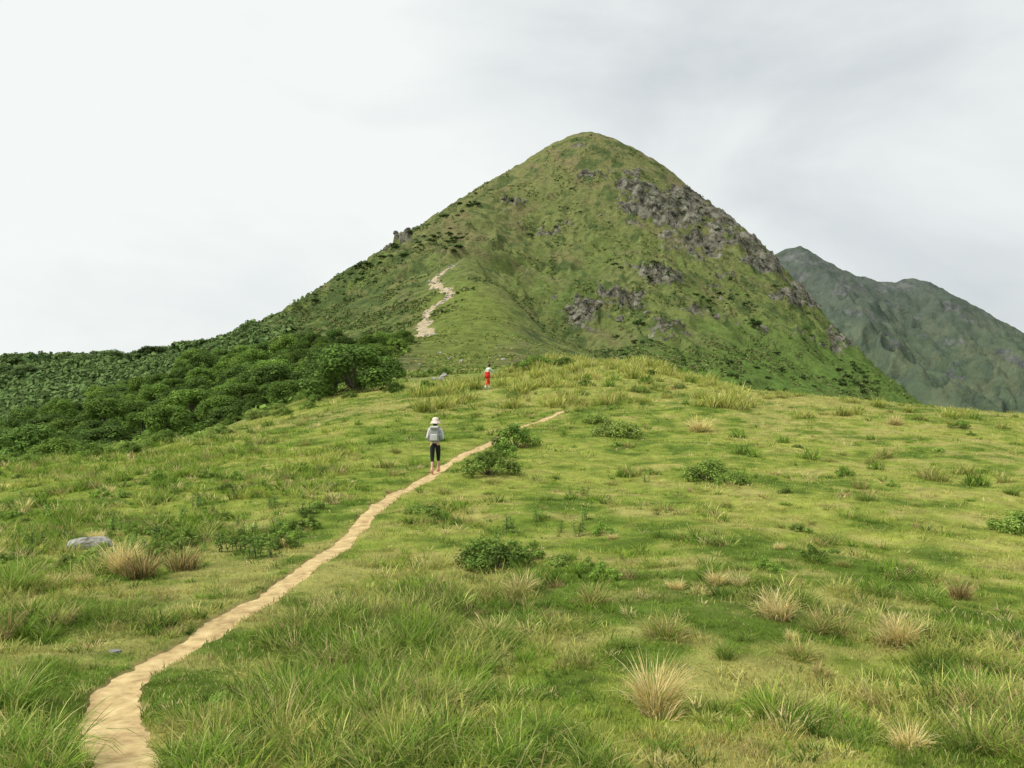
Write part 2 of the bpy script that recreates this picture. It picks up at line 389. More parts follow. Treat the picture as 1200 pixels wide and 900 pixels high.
c=mixc(np.tile([.098,.140,.086],(len(x),1)),np.array([.142,.172,.106]),.5+nn*.9); c=mixc(c,np.array([.108,.128,.114]),up*.8); c=mixc(c,np.array([.070,.100,.078]),ss(.05,.5,fbm(x/36,y/36,4,29,.6))*.6)  # aerial haze painted into the surface as paler, bluish greens
rk=ss(.15,.7,fbm(x/50,z/22,4,26)+.5*ss(60,240,z))*.9
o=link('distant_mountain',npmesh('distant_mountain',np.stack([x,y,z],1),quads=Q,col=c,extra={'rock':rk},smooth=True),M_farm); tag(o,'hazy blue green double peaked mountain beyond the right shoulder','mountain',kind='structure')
g=np.linspace(-9000,9000,31); X,Y=np.meshgrid(g,g); i=np.arange(961).reshape(31,31); Q=np.stack([i[:-1,:-1],i[:-1,1:],i[1:,1:],i[1:,:-1]],-1).reshape(-1,4)
o=link('valley_floor',npmesh('valley_floor',np.stack([X.ravel(),Y.ravel(),np.full(961,-160.)],1),quads=Q,smooth=True),noise_mat('valley',(.07,.10,.07),(.10,.13,.08),.004,.95,0)); tag(o,'distant valley floor beyond the hills','valley',kind='structure')  # sheet coloured as if seen through haze
# ---------------------------------------------------------------- short grass on the meadow (stuff)
hk=hit(571,456)
def scatter(N,umax,d0,d1):
    d=np.exp(rng.uniform(math.log(d0),math.log(d1),N)); u=rng.uniform(-umax,umax,N); return u*(d+1.2),d
def grass_cols(x,y,straw=.06):
    c=meadow_col(x,y)*rng.uniform(.65,1.4,len(x))[:,None]
    c[:,0]*=rng.uniform(.85,1.2,len(x))
    s=rng.random(len(x))<straw*(1+2*ss(0,.5,fbm(x/4,y/4,2,66))); c[s]=np.array([.55,.48,.22])*rng.uniform(.6,1.2,s.sum())[:,None]; return c
x,y=scatter(380000,.70,4.0,88)
px=600+1000*x/y
keep=(pathmask(x,y)<.3)&~((px<300)&(y>62))
x,y=x[keep],y[keep]; N_=len(x)
lump=ss(-.1,.6,fbm(x/.8,y/.8,3,81)); 
h=(.025+.08*lump*rng.random(N_)+.025*rng.random(N_))*(1+ss(25,70,y)*1.6)
P=np.stack([x,y,H(x,y)-.008],1)
w=.0048+.00045*y
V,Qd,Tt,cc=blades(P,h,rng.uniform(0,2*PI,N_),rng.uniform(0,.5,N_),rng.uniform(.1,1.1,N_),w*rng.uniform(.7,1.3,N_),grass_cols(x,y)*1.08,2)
o=link('meadow_grass',npmesh('meadow_grass',V,Qd,Tt,cc),M_grass); tag(o,'short grazed green grass covering the meadow','grass',kind='stuff')
# tufted long grass : many small clumps with their own colour
xa,ya=scatter(23000,.70,4.3,82); xb,yb=scatter(30000,.70,9,55); x=np.concatenate([xa,xb]);y=np.concatenate([ya,yb]); extra=np.concatenate([np.zeros(len(xa)),np.ones(len(xb))])
px=600+1000*x/y; row=450-1000*H0(x,y)/y
def bl(a,b,sa,sb): return np.exp(-((px-a)/sa)**2-((row-b)/sb)**2)
dens=np.maximum.reduce([bl(410,740,140,60),bl(520,850,170,80)*.95,bl(300,860,100,70)*.9,bl(20,860,80,80)*.95,bl(620,760,110,70)*.5,bl(1150,820,100,70)*.45,bl(930,860,80,50)*.3,bl(700,895,160,35)*.5,bl(10,680,60,40)*.5,bl(740,440,130,26)*.85,bl(200,548,240,40)*.95,bl(620,465,110,28)*.8,bl(80,610,200,50)*.7,bl(480,590,60,18)*.5,bl(100,700,110,50)*.45])
fl=fbm(x/2.6,y/2.6,3,85); f2=fbm(x/.9,y/.9,3,87)
dens=dens*(.5+1.0*ss(-.25,.4,fl))+.40*ss(-.1,.5,fl)*(.4+ss(-.2,.3,f2))+.08
dd,_=pdist(x,y,path); edge=dd-phw(y)
dens=np.where(edge<.22,np.maximum(dens,.45),dens)
keep=(rng.random(len(x))<dens*np.where(extra>0,.5,.75))&(edge>.02+.11*rng.random(len(x)))&~((px<300)&(y>62))&~((np.abs(px-571)<12)&(y>hk.y-9)&(y<hk.y-.5)); x,y,dens,px,row,edge=x[keep],y[keep],dens[keep],px[keep],row[keep],edge[keep];M=len(x)
lush=np.clip(dens,0,1)
nb=(np.where(y<12,48,np.where(y<28,26,16))*rng.uniform(.5,1.3,M)*(.6+.7*lush)).astype(int)+4
front=(edge<.75)&(y>6.2)&(y<20)&(px>np.interp(y,path[:,1],600+1000*path[:,0]/path[:,1]))
Rr=rng.uniform(.04,.14,M)*(1+ss(15,60,y)*1.0); hh=rng.uniform(.08,.28,M)*(.5+1.05*lush)*(1+.6*ss(20,60,y))*np.where(edge<.25,.6,1)*np.where(front,.42,1); Rr=np.where(edge<.2,Rr*.45,Rr)
base=meadow_col(x,y); kind=rng.random(M)
cc0=np.where((kind<.40)[:,None],base*1.15,np.where((kind<.58)[:,None],np.array([.170,.280,.036]),np.where((kind<.75)[:,None],np.array([.082,.145,.024]),np.where((kind<.88)[:,None],np.array([.39,.41,.125]),np.where((kind<.95)[:,None],np.array([.60,.51,.25]),np.array([.36,.27,.13]))))))
yel=ss(46,56,y)*ss(500,640,px)*(1-ss(860,950,px)); yv=(rng.random(M)<yel*.6); cc0[yv]=np.array([.45,.45,.13])
cc0=cc0*rng.uniform(.8,1.2,M)[:,None]
idx=np.repeat(np.arange(M),nb); n_=len(idx); a=rng.uniform(0,2*PI,n_); r=np.sqrt(rng.random(n_))
bx=x[idx]+np.cos(a)*r*Rr[idx]; by=y[idx]+np.sin(a)*r*Rr[idx]
P=np.stack([bx,by,H(x,y)[idx]-.03],1)
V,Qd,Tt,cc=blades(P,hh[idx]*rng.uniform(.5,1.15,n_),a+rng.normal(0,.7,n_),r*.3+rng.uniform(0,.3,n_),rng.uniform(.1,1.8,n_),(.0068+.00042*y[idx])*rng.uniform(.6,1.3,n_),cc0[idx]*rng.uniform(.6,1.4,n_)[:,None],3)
o=link('tufted_grass',npmesh('tufted_grass',V,Qd,Tt,cc),M_grass); tag(o,'rough tufts of longer green and straw grass across the meadow','grass',kind='stuff')
# ---------------------------------------------------------------- tussocks
PAL={'green':[(.17,.285,.036),(.26,.36,.062),(.09,.17,.028),(.48,.47,.18)],'dry':[(.70,.58,.27),(.62,.50,.20),(.78,.68,.38),(.24,.32,.07)],'mixed':[(.20,.29,.048),(.54,.45,.19),(.30,.35,.08),(.36,.28,.12)],'yellow':[(.38,.41,.09),(.49,.47,.14),(.22,.32,.05),(.58,.51,.23)],'brown':[(.42,.31,.13),(.58,.45,.22),(.12,.10,.04),(.20,.27,.06)]}
def tussmesh(kind,n,h,R,bend,w,seg=4,a1=.35,rl=.35,subs=7):
    sc_=[(0,0,1,0,0)]+[(R*random.uniform(.3,1.0)*math.cos(t),R*random.uniform(.3,1.0)*math.sin(t),random.uniform(.5,1.1),random.uniform(0,6.28),random.uniform(0,.4)) for t in [random.uniform(0,6.28) for _ in range(subs-1)]]
    S=np.array(sc_)[rng.integers(0,subs,n)]
    r=R*.55*np.sqrt(rng.random(n)); a=rng.uniform(0,2*PI,n); P=np.stack([S[:,0]+r*np.cos(a),S[:,1]+r*np.sin(a),np.full(n,-.04)],1)
    lean=S[:,4]; ax=np.cos(a+rng.normal(0,.7,n))+lean*2*np.cos(S[:,3]); ay=np.sin(a+rng.normal(0,.7,n))+lean*2*np.sin(S[:,3]); az=np.arctan2(ay,ax)
    pal=np.array(PAL[kind]); c=pal[rng.choice(len(pal),n,p=[.36,.26,.22,.16])]*rng.uniform(.6,1.25,n)[:,None]
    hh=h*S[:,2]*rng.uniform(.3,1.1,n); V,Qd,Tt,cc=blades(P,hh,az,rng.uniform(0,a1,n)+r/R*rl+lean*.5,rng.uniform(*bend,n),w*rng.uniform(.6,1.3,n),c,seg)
    return npmesh('tussock_blades',V,Qd,Tt,cc)
def tproto(kind,*a,name='grass_tussock',cat='grass tussock'):
    o=link(name,tussmesh(kind,*a),M_tuss); tag(o,'x',cat); return Proto(o)
TG=[tproto('green',680,.58,.24,(.3,2.0),.0105),tproto('green',720,.46,.34,(.4,2.1),.010),tproto('green',560,.66,.2,(.2,1.7),.011),tproto('green',620,.53,.28,(.3,2.3),.0105)]
TD=[tproto('dry',900,.52,.14,(.1,1.6),.0085,4,.15,.2),tproto('dry',720,.42,.15,(.2,1.8),.0085,4,.2,.2)]
TM=[tproto('mixed',520,.44,.2,(.1,1.8),.010),tproto('mixed',460,.36,.24,(.3,2.0),.010)]
TY=[tproto('yellow',240,.85,.36,(.1,1.2),.04,3,.2,.2,name='grass_clump',cat='grass clump'),tproto('yellow',220,.7,.48,(.1,1.4),.04,3,.25,.2,name='grass_clump',cat='grass clump')]
TF=[tproto('green',180,.55,.28,(.1,1.4),.03,3,.25,.2,name='grass_clump',cat='grass clump'),tproto('mixed',180,.5,.28,(.1,1.4),.03,3,.25,.2,name='grass_clump',cat='grass clump')]
TB=[tproto('brown',640,.50,.15,(.1,1.4),.010,4,.2,.2)]
def put(pr,px,row,sc,label,group=None,fl=1):
    v=hit(px,row); return pr.put(v,random.uniform(0,6.28),(sc,sc,sc*fl),label,group)
put(TD[0],768,840,1.0,'tall straw coloured dry grass tussock standing in the right foreground, largest of the dry tussocks')
put(TD[1],910,722,1.1,'pale dry grass tussock on the open meadow right of centre')
put(TD[0],1047,754,.8,'dry straw grass tussock with a green fringe, right of the other dry tussocks')
put(TD[0],148,672,1.15,'upright straw coloured tussock on the left, just right of the pale boulder')
put(TB[0],166,676,1.1,'dark brown dead grass at the foot of the upright straw tussock on the left')
put(TB[0],214,668,1.0,'brownish grass tussock between the upright straw tussock and the path')
put(TM[0],690,706,.9,'half dry low grass tussock in the middle of the meadow')
put(TD[1],818,505,2.4,'straw coloured grass clump just below the crest line right of centre')
put(TD[1],838,684,.7,'small dry grass tuft above and left of the pale dry tussock')
put(TM[0],970,742,.85,'mixed green and straw tussock between two dry tussocks on the right')
put(TB[0],1125,702,.75,'low brown grass tussock near the right edge of the meadow')
put(TM[1],960,640,.9,'half dry low tussock far up the right meadow')
put(TM[1],1090,560,1.8,'yellowish grass clump on the upper right meadow')
put(TD[1],1048,497,1.7,'dry grass clump on the crest line at the far right')
put(TM[0],785,745,.9,'dark green and straw tussock above the tall dry foreground tussock')
put(TD[1],1065,878,.6,'low dry grass tuft at the lower right corner')
put(TD[1],330,640,.6,'dry grass tuft left of the path bend')
put(TG[1],84,652,.42,'green grass tuft growing against the pale boulder on the left')
put(TG[3],116,654,.34,'green grass tuft in front of the right end of the pale boulder')
G_='large green grass tussocks in the foreground'
for a,b,s in [(395,748,1.1),(440,748,1.2),(375,782,.95),(425,770,1.05),(480,765,.95),(520,745,.85),(320,830,.8),(560,790,.8),(350,835,.9),(430,845,.9),(500,880,.8),(580,900,.7),(270,885,.75),(20,900,1.0),(60,905,.75),(640,870,.65),(620,735,.7),(230,850,.55),(690,905,.6),(370,900,.75),(10,835,.9),(540,830,.8),(400,805,.85),(460,810,.85),(590,760,.75),(240,905,.7),(475,900,.75),(610,820,.6)]:
    put(random.choice(TG),a,b,s*.93,'long arching green grass tussock in the foreground right of the path' if a>150 else 'long green grass tussock at the lower left corner left of the path',G_ if a>150 else 'green tussocks at the lower left corner')
put(TG[1],196,798,.3,'small grass tussock at the right edge of the path at its lower bend')
for a,b,s in [(15,695,1.2),(110,740,.6),(160,712,.6),(60,745,.6)]:
    put(random.choice(TG),a,b,s*.8,'green grass tussock on the left side of the path','green tussocks on the left meadow')
for a,b,s in [(1150,830,.9),(1190,860,.9),(1120,860,.7),(940,850,.6),(960,840,.7),(900,880,.6),(1180,790,.7),(1000,870,.6),(1080,800,.5),(850,770,.5),(730,760,.5)]:
    put(random.choice(TG+TM),a,b,s*.72,'green grass tussock on the lower right of the meadow','green tussocks on the right foreground')
cnt=0
while cnt<140:
    d=math.exp(random.uniform(math.log(8),math.log(52))); u=random.uniform(-.62,.62); X=u*d
    if pdist(np.array([X]),np.array([d]),path)[0][0]<1.0 or (u<-.3 and d>45): continue
    side='left' if X<np.interp(d,path[:,1],path[:,0]) else 'right'
    pr=random.choice(TG+TM+TM+TD[1:]) if d<22 else random.choice(TF+TM)
    pr.put((X,d,hz(X,d)),random.uniform(0,6.28),(random.uniform(.3,.75) if d<22 else random.uniform(.6,1.2)),f'small grass tussock scattered over the meadow {side} of the path',f'small tussocks {side} of the path'); cnt+=1
for k in range(185):
    px=random.uniform(490,870); d=random.uniform(48,76) if px<800 else random.uniform(46,60); X=(px-600)/1000*d
    if abs(px-571)<22 and d<hk.y+1.5: continue
    if float(gn(np.array([X/7]),np.array([d/7]),301)[0])<-.28: continue
    gr=random.random()<.2
    random.choice(TF if gr else TY).put((X,d,hz(X,d)),random.uniform(0,6.28),random.uniform(.5,1.6),'green tall grass clump on the crest behind the path' if gr else 'yellow green tall grass clump on the crest behind the path','green grass clumps on the crest' if gr else 'yellow green grass clumps on the crest')
for k in range(30):
    px=random.uniform(860,1230); d=random.uniform(42,56); X=(px-600)/1000*d
    random.choice(TF+TY).put((X,d,hz(X,d)),random.uniform(0,6.28),random.uniform(.5,1.0),'grass clump along the right hand crest line','grass clumps along the right crest')
# ---------------------------------------------------------------- shrubs, bushes, weeds
def leafcloud(lobes,n,size,cols,up=.5,asp=.5,shell=.72):
    vol=np.array([l[3]**2 for l in lobes]); pick=rng.choice(len(lobes),n,p=vol/vol.sum()); L=np.array(lobes)[pick]
    d=unit(n,.25); r=rng.uniform(shell,1.06,n)*np.where(rng.random(n)<.18,.6,1); P=L[:,:3]+d*(L[:,3]*r)[:,None]*np.array([1,1,.8])
    Nn=d*1.2+unit(n)*.6; Nn[:,2]+=up; Nn/=np.linalg.norm(Nn,axis=1)[:,None]
    tint=rng.uniform(.65,1.3,len(lobes))[pick]; cols=np.array(cols); c=cols[rng.integers(0,len(cols),n)]*(tint*rng.uniform(.7,1.3,n))[:,None]
    return leafq(P,Nn,size*rng.uniform(.7,1.3,n),c,asp)
def shrub(n,R,Hh,leaf,cols,nl=9,name='shrub'):
    o=thing(name,'x','shrub'); lobes=[]; st=[]
    for k in range(nl):
        a=k*2.4+random.uniform(-.5,.5); f=math.sqrt((k+.3)/nl)*random.uniform(.8,1.15); r=R*.8*f; rad=R*random.uniform(.20,.34); zz=max(rad*.5,Hh*(.76-.5*f)*random.uniform(.7,1.3)); q=(r*math.cos(a),r*math.sin(a),zz,rad); lobes.append(q)
        st.append(([(0,0,-.1),(q[0]*.4,q[1]*.4,zz*.5),(q[0],q[1],zz+q[3]*.3)],[.016*R,.012*R,.005*R]))
    V,Q,c=leafcloud(lobes,n,leaf,cols,asp=.45,shell=.45); V[:,2]=np.maximum(V[:,2],-.05); link('foliage',npmesh('foliage',V,Q,col=c),M_leaf,o)
    link('stem',tubes('stem',st,5),M_bark,o); return Proto(o)
SN=shrub(4200,.66,.58,.055,[(.11,.20,.034),(.16,.26,.046),(.23,.33,.07)],18); SN2=shrub(3000,.75,.5,.07,[(.16,.26,.044),(.26,.35,.08)],16)
PN=[shrub(1300,.5,.5,.07,[(.15,.25,.04),(.22,.33,.06)],10,'leafy_plant'),shrub(1200,.55,.42,.08,[(.18,.28,.05),(.28,.37,.09)],10,'leafy_plant')]
SM=[shrub(2600,1.1,.9,.11,[(.13,.22,.04),(.20,.30,.055),(.26,.35,.08)],20),shrub(3000,1.0,1.1,.11,[(.11,.195,.036),(.18,.27,.05)],16),shrub(2600,1.3,.75,.12,[(.20,.28,.058),(.28,.36,.09)],20)]
put(SN,580,666,1.05,'dark green leafy shrub in the middle of the meadow right of the path',None,.9)
put(SM[0],572,556,.82,'leafy green bush beside the path right of the hiker with the backpack')
put(SM[1],603,524,.95,'taller leafy bush further up the path beyond the bush by the hiker')
put(SM[1],592,538,.6,'small leafy bush between the two larger bushes by the path')
put(SM[2],722,512,.95,'light green bush on the upper meadow below the crest')
put(SM[2],700,495,.6,'small light green bush just above the light green bush of the upper meadow')
put(SN2,830,562,1.15,'low spreading green bush in the centre right of the meadow')
put(SN2,862,568,.75,'small low bush just right of the spreading green bush')
put(SN2,1194,624,.85,'bright green leafy plant at the right edge of the picture')
put(SM[0],1126,502,.45,'small dark bush on the right crest')
put(SM[0],505,603,.35,'small green shrub just below the hiker on the right of the path',None,.7)
put(SN2,490,602,.5,'low green shrub touching the path below the hiker',None,.8)
put(SN,262,830,.26,'tiny leafy plant in the long grass beside the path')
for a,b,s,k in ((628,431,1.6,1),(610,433,1.2,1),(660,428,1.1,0)):
    put(SM[k],a,b,s,'dark green bush on the crest behind the red clothed hiker','dark bushes on the crest',.7)
for k in range(22):
    px=random.uniform(480,840); d=random.uniform(50,70); X=(px-600)/1000*d
    if abs(px-571)<30: continue
    random.choice(SM).put((X,d,hz(X,d)-.05),random.uniform(0,6.28),random.uniform(.25,.6),'low scrubby bush among the tall grass of the crest','low bushes in the crest grass')
for k in range(60):
    px=random.uniform(-40,340); d=random.uniform(44,64)+max(0,px-230)*.15; X=(px-600)/1000*d
    random.choice(SM).put((X,d,hz(X,d)-.1),random.uniform(0,6.28),random.uniform(.4,1.0),'green bush along the meadow edge in front of the forest','bushes along the meadow edge')
for k in range(34):
    px=random.uniform(330,520); d=random.uniform(62,105); X=(px-600)/1000*d
    random.choice(SM).put((X,d,hz(X,d)-.1),random.uniform(0,6.28),random.uniform(.45,1.1),'low green bush on the meadow slope right of the forest','bushes on the slope right of the forest')
for k in range(84):
    lf=k<60
    px=random.uniform(-10,400) if lf else random.uniform(560,1150); row=random.uniform(548,660) if lf else random.uniform(510,700); v=hit(px,row)
    if pdist(np.array([v.x]),np.array([v.y]),path)[0][0]<.9: continue
    random.choice(PN).put((v.x,v.y,v.z-.04),random.uniform(0,6.28),random.uniform(.25,.7),'small leafy plant low in the grass left of the path' if lf else 'small leafy plant low in the grass right of the path','small leafy plants left of the path' if lf else 'small leafy plants right of the path','plant')
def weed():
    o=thing('leafy_weed','x','weed'); st=[];P=[];Nn=[]
    for k in range(4):
        ax,ay=random.uniform(-.1,.1),random.uniform(-.1,.1); tx,ty=ax+random.uniform(-.12,.12),ay+random.uniform(-.12,.12); hh=random.uniform(.18,.42)
        st.append(([(ax,ay,-.05),((ax+tx)/2,(ay+ty)/2,hh/2),(tx,ty,hh)],[.006,.005,.003]))
        for j in range(22):
            t=random.uniform(.12,1); a=random.uniform(0,6.28); P.append((ax+(tx-ax)*t+.05*math.cos(a),ay+(ty-ay)*t+.05*math.sin(a),hh*t)); Nn.append((math.cos(a)*.5,math.sin(a)*.5,.8))
    P=np.array(P);Nn=np.array(Nn);Nn/=np.linalg.norm(Nn,axis=1)[:,None]; V,Q,c=leafq(P,Nn,np.full(len(P),.075),np.tile([.14,.24,.045],(len(P),1))*rng.uniform(.8,1.3,(len(P),1)),.4)
    link('leaves',npmesh('leaves',V,Q,col=c),M_leaf,o); link('stem',tubes('stem',st,5),M_bark,o); return Proto(o)
WD=[weed(),weed()]
for k in range(54):
    lf=k<44
    px=random.uniform(10,390) if lf else random.uniform(560,760); row=random.uniform(575,655) if lf else random.uniform(560,640); v=hit(px,row)
    if pdist(np.array([v.x]),np.array([v.y]),path)[0][0]<.6: continue
    random.choice(WD).put(v,random.uniform(0,6.28),random.uniform(.5,1.15),'upright leafy weed on the meadow left of the path' if lf else 'upright leafy weed on the meadow right of the path','weeds left of the path' if lf else 'weeds right of the path')
# ---------------------------------------------------------------- trees
def tree(h,R,n,cols,leaf=.28,open_=1.0):
    o=thing('broadleaf_tree','x','tree'); lobes=[];st=[([(0,0,-.6),(.1,.05,h*.2),(.15,-.1,h*.45),(0,0,h*.7)],[.22,.17,.12,.05])]
    nl=random.randint(18,25); sx,sy=random.uniform(-.2,.2)*R,random.uniform(-.2,.2)*R
    for k in range(nl):
        a=k*2.4+random.uniform(-.6,.6); f=(k+.5)/nl; r=R*(.05+.78*math.sqrt(f))*random.uniform(.8,1.1); zz=h*(.84-.56*f**1.4*random.uniform(.6,1.15)); q=(sx*(1-f)+r*math.cos(a),sy*(1-f)+r*math.sin(a),zz,R*random.uniform(.20,.38)*open_); lobes.append(q)
        if k%3==0: st.append(([(0.1,0,h*.3),(q[0]*.5,q[1]*.5,zz*.75),(q[0],q[1],zz)],[.09,.06,.02]))
    V,Q,c=leafcloud(lobes,n,leaf,cols,asp=.7,shell=.74)
    link('crown',npmesh('crown',V,Q,col=c),M_leaf,o); link('trunk',tubes('trunk',st,6),M_bark,o); return Proto(o)
DK=[(.070,.122,.023),(.09,.155,.03),(.115,.19,.038)]; MD=[(.105,.18,.03),(.14,.225,.04)]; LT=[(.145,.235,.04),(.185,.28,.05)]; PL=[(.115,.18,.058),(.14,.205,.068)]
TR=[tree(6.5,3.6,5200,DK),tree(7.5,3.4,5200,MD),tree(5.8,3.7,5200,MD),tree(6.8,3.3,4800,LT),tree(6.0,3.6,5200,DK),tree(7.0,3.9,5400,[(.085,.145,.03),(.115,.19,.04)]),tree(6.2,3.2,4800,DK),tree(7.2,3.8,5200,MD)]
TRF=[tree(6.5,3.8,2200,PL,.5),tree(6,4.2,2200,[(.105,.165,.054),(.13,.195,.064)],.5),tree(5,3.4,1800,PL,.5)]  # ridge trees: leaf colours carry painted distance haze
placed=[]
for (a,b,dy,k,s,lab) in ((402,466,4,0,(1.2,1.2,.92),'round dark green tree at the right end of the forest beside the meadow'),(372,470,7,4,(1.0,1.0,.8),'dark green tree just left of the round tree at the end of the forest'),(425,455,14,6,(.8,.8,.7),'small dark tree tucked behind the right side of the round tree')):
    v=hit(a,b); TR[k].put((v.x,v.y+dy,hz(v.x,v.y+dy)-1.5),1,s,lab); placed.append((v.x,v.y+dy))
lo=lambda p:np.interp(p,[-150,0,100,200,300,350,385,440,480],[95,80,78,84,92,98,112,150,185])
hi=lambda p:np.interp(p,[-150,0,100,200,300,350,400,440,480],[190,195,198,202,216,218,208,202,198])
cnt=0;tries=0
while cnt<202 and tries<9000:
    tries+=1; px=random.uniform(-110,478); d=random.uniform(75,235)
    if not(lo(px)<d<hi(px)): continue
    X=(px-600)/1000*d
    if any((X-a)**2+(d-b)**2<4.7**2 for a,b in placed): continue
    placed.append((X,d)); k=random.choices(range(8),[3,3,3,1.8,3,3,3,3])[0]
    if px>420 and d>140: k=random.choice([3,2,1])
    s=random.choice([random.uniform(.55,.85),random.uniform(.75,1.1)]); front=d<lo(px)+22
    if front: s*=.9
    if px>340: s=min(s,.8)
    if k==3: lab,gr='light green tree in the forest on the left slope','light green forest trees'
    elif front: lab,gr='broadleaf tree at the front edge of the forest on the left','trees at the front edge of the forest'
    elif k in(0,4,5,6): lab,gr='dark green tree deep in the forest on the left slope','dark green forest trees'
    else: lab,gr='mid green tree in the forest on the left slope','mid green forest trees'
    TR[k].put((X,d,hz(X,d)-1.0),random.uniform(0,6.28),(s*random.uniform(.9,1.3),s*random.uniform(.9,1.3),s*random.uniform(.75,1.1)),lab,gr); cnt+=1
placed=[];cnt=0;tries=0
while cnt<92 and tries<6000:
    tries+=1; px=random.uniform(-120,300); d=random.uniform(350,425)
    X=(px-600)/1000*d
    if any((X-a)**2+(d-b)**2<5.5**2 for a,b in placed): continue
    placed.append((X,d)); s=random.uniform(.4,1.05); random.choice(TRF).put((X,d,hz(X,d)-1.8),random.uniform(0,6.28),(s*random.uniform(1.3,2.0),s*random.uniform(1.3,2.0),s*.95),'small far tree on the low wooded ridge at the far left','trees on the far left ridge'); cnt+=1
# bushes on the mountain
BP=[shrub(420,2.0,2.0,.7,[(.055,.095,.025),(.075,.125,.033)],9,'mountain_bush'),shrub(420,2.2,1.8,.75,[(.07,.12,.032),(.09,.15,.04)],9,'mountain_bush'),shrub(380,1.8,2.2,.7,[(.06,.105,.028),(.085,.14,.042)],8,'mountain_bush')]
def mb(px,row,sc,label,group=None):
    v=hit(px,row,150); random.choice(BP).put((v.x,v.y,v.z-.5),random.uniform(0,6.28),(sc*random.uniform(.8,1.6),sc*random.uniform(.8,1.4),sc*.9),label,group,'bush')
mb(884,383,2.0,'large round dark bush on the lower right face of the mountain')
mb(770,378,1.7,'dark bush below the crags, left of the large round bush'); mb(748,380,1.4,'dark bush at the foot of the lower crag'); 
mb(558,240,1.4,'dark bush near the left skyline of the mountain'); mb(600,236,1.2,'dark bush below the left skyline of the mountain, right of the skyline bush')
cl=[(random.uniform(300,560),random.gauss(0,1)) for _ in range(18)]
for k in range(120):
    a,b=random.choice(cl); px=a+random.gauss(0,12); sky=np.interp(px,[300,350,400,450,500,560,600],[381,355,322,291,258,223,199]); row=sky+3+abs(b*24+random.gauss(0,8)) 
    if px>480 and row>305: continue
    mb(px,row,random.uniform(.4,1.2),'small dark bush on the left flank of the mountain','bushes on the left flank of the mountain')
cl=[(random.uniform(640,1020),random.uniform(0,1)) for _ in range(36)]
for k in range(165):
    a,b=random.choice(cl); px=a+random.gauss(0,18); sky=np.interp(px,[640,690,760,820,900,965,1050],[178,160,188,230,297,378,464]); row=sky+10+(455-sky)*b+random.gauss(0,9)
    if row>468 or row<sky+4: continue
    mb(px,row,random.uniform(.4,1.1),'small dark bush on the right face of the mountain','bushes on the right face of the mountain')
# low scrub (stuff)
def scrub(name,N,region,bias,s0,s1,cols,label,K_=8,sharp=(-.25,.55)):
    px,d=region(N); x=(px-600)/1000*d; n1=fbm(x/14,d/14,4,101,.6); n2=fbm(x/45,d/45,3,102)
    keep=rng.random(len(x))<ss(sharp[0],sharp[1],n1*.9+n2*.7+bias(px,d)); x,d=x[keep],d[keep]; px=px[keep]
    z,rk=H(x,d,True); mk=(mpathmask(x,d)<.1); x,d,z=x[mk],d[mk],z[mk]; M=len(x)
    s=rng.uniform(s0,s1,M)*rng.uniform(.6,1.2,M); ci=np.array(cols)[rng.integers(0,len(cols),M)]*rng.uniform(.7,1.25,M)[:,None]
    P=np.repeat(np.stack([x,d,z],1),K_,0); D=unit(M*K_,.4); D[:,2]=np.abs(D[:,2]); S=np.repeat(s,K_)
    P=P+D*(S*rng.uniform(.4,1,M*K_))[:,None]*np.array([1,1,.75]); Nn=D+unit(M*K_)*.5; Nn/=np.linalg.norm(Nn,axis=1)[:,None]
    V,Q,c=leafq(P,Nn,S*.85,np.repeat(ci,K_,0)*rng.uniform(.8,1.2,(M*K_,1)),.75)
    o=link(name,npmesh(name,V,Q,col=c),M_scrub); tag(o,label,'scrub',kind='stuff')
scrub('mountain_scrub',66000,lambda N:(rng.uniform(230,1080,N),rng.uniform(235,560,N)),lambda px,d:.46*ss(540,360,px)-.08-.35*ss(470,540,px)*ss(640,590,px)*ss(370,320,d)+.17*ss(430,300,d)*ss(700,800,px),.3,1.1,[(.074,.122,.033),(.115,.17,.043),(.155,.195,.058),(.20,.20,.082)],'low scattered scrub covering the mountain slopes',8,(-.05,.45))
scrub('forest_undergrowth',9000,lambda N:(rng.uniform(-150,480,N),rng.uniform(64,240,N)),lambda px,d:np.where((d>lo(px)-12)&(d<hi(px)+8),1.2,-2),.5,1.2,[(.085,.15,.028),(.125,.20,.038),(.16,.24,.046)],'dense green undergrowth between the forest trees',14)
scrub('ridge_woodland',20000,lambda N:(rng.uniform(-150,345,N),rng.uniform(225,450,N)),lambda px,d:.9-1.2*ss(260,345,px),1.0,2.6,[(.105,.17,.054),(.125,.192,.062),(.14,.205,.068)],'far woodland on the low ridge at the left that reads as one mass',12)  # hazed leaf colours, matching the ridge trees
scrub('saddle_scrub',9000,lambda N:(rng.uniform(400,700,N),rng.uniform(85,260,N)),lambda px,d:-.05,.12,.55,[(.13,.20,.04),(.20,.26,.055),(.29,.29,.10)],'low tufts on the green saddle below the mountain')
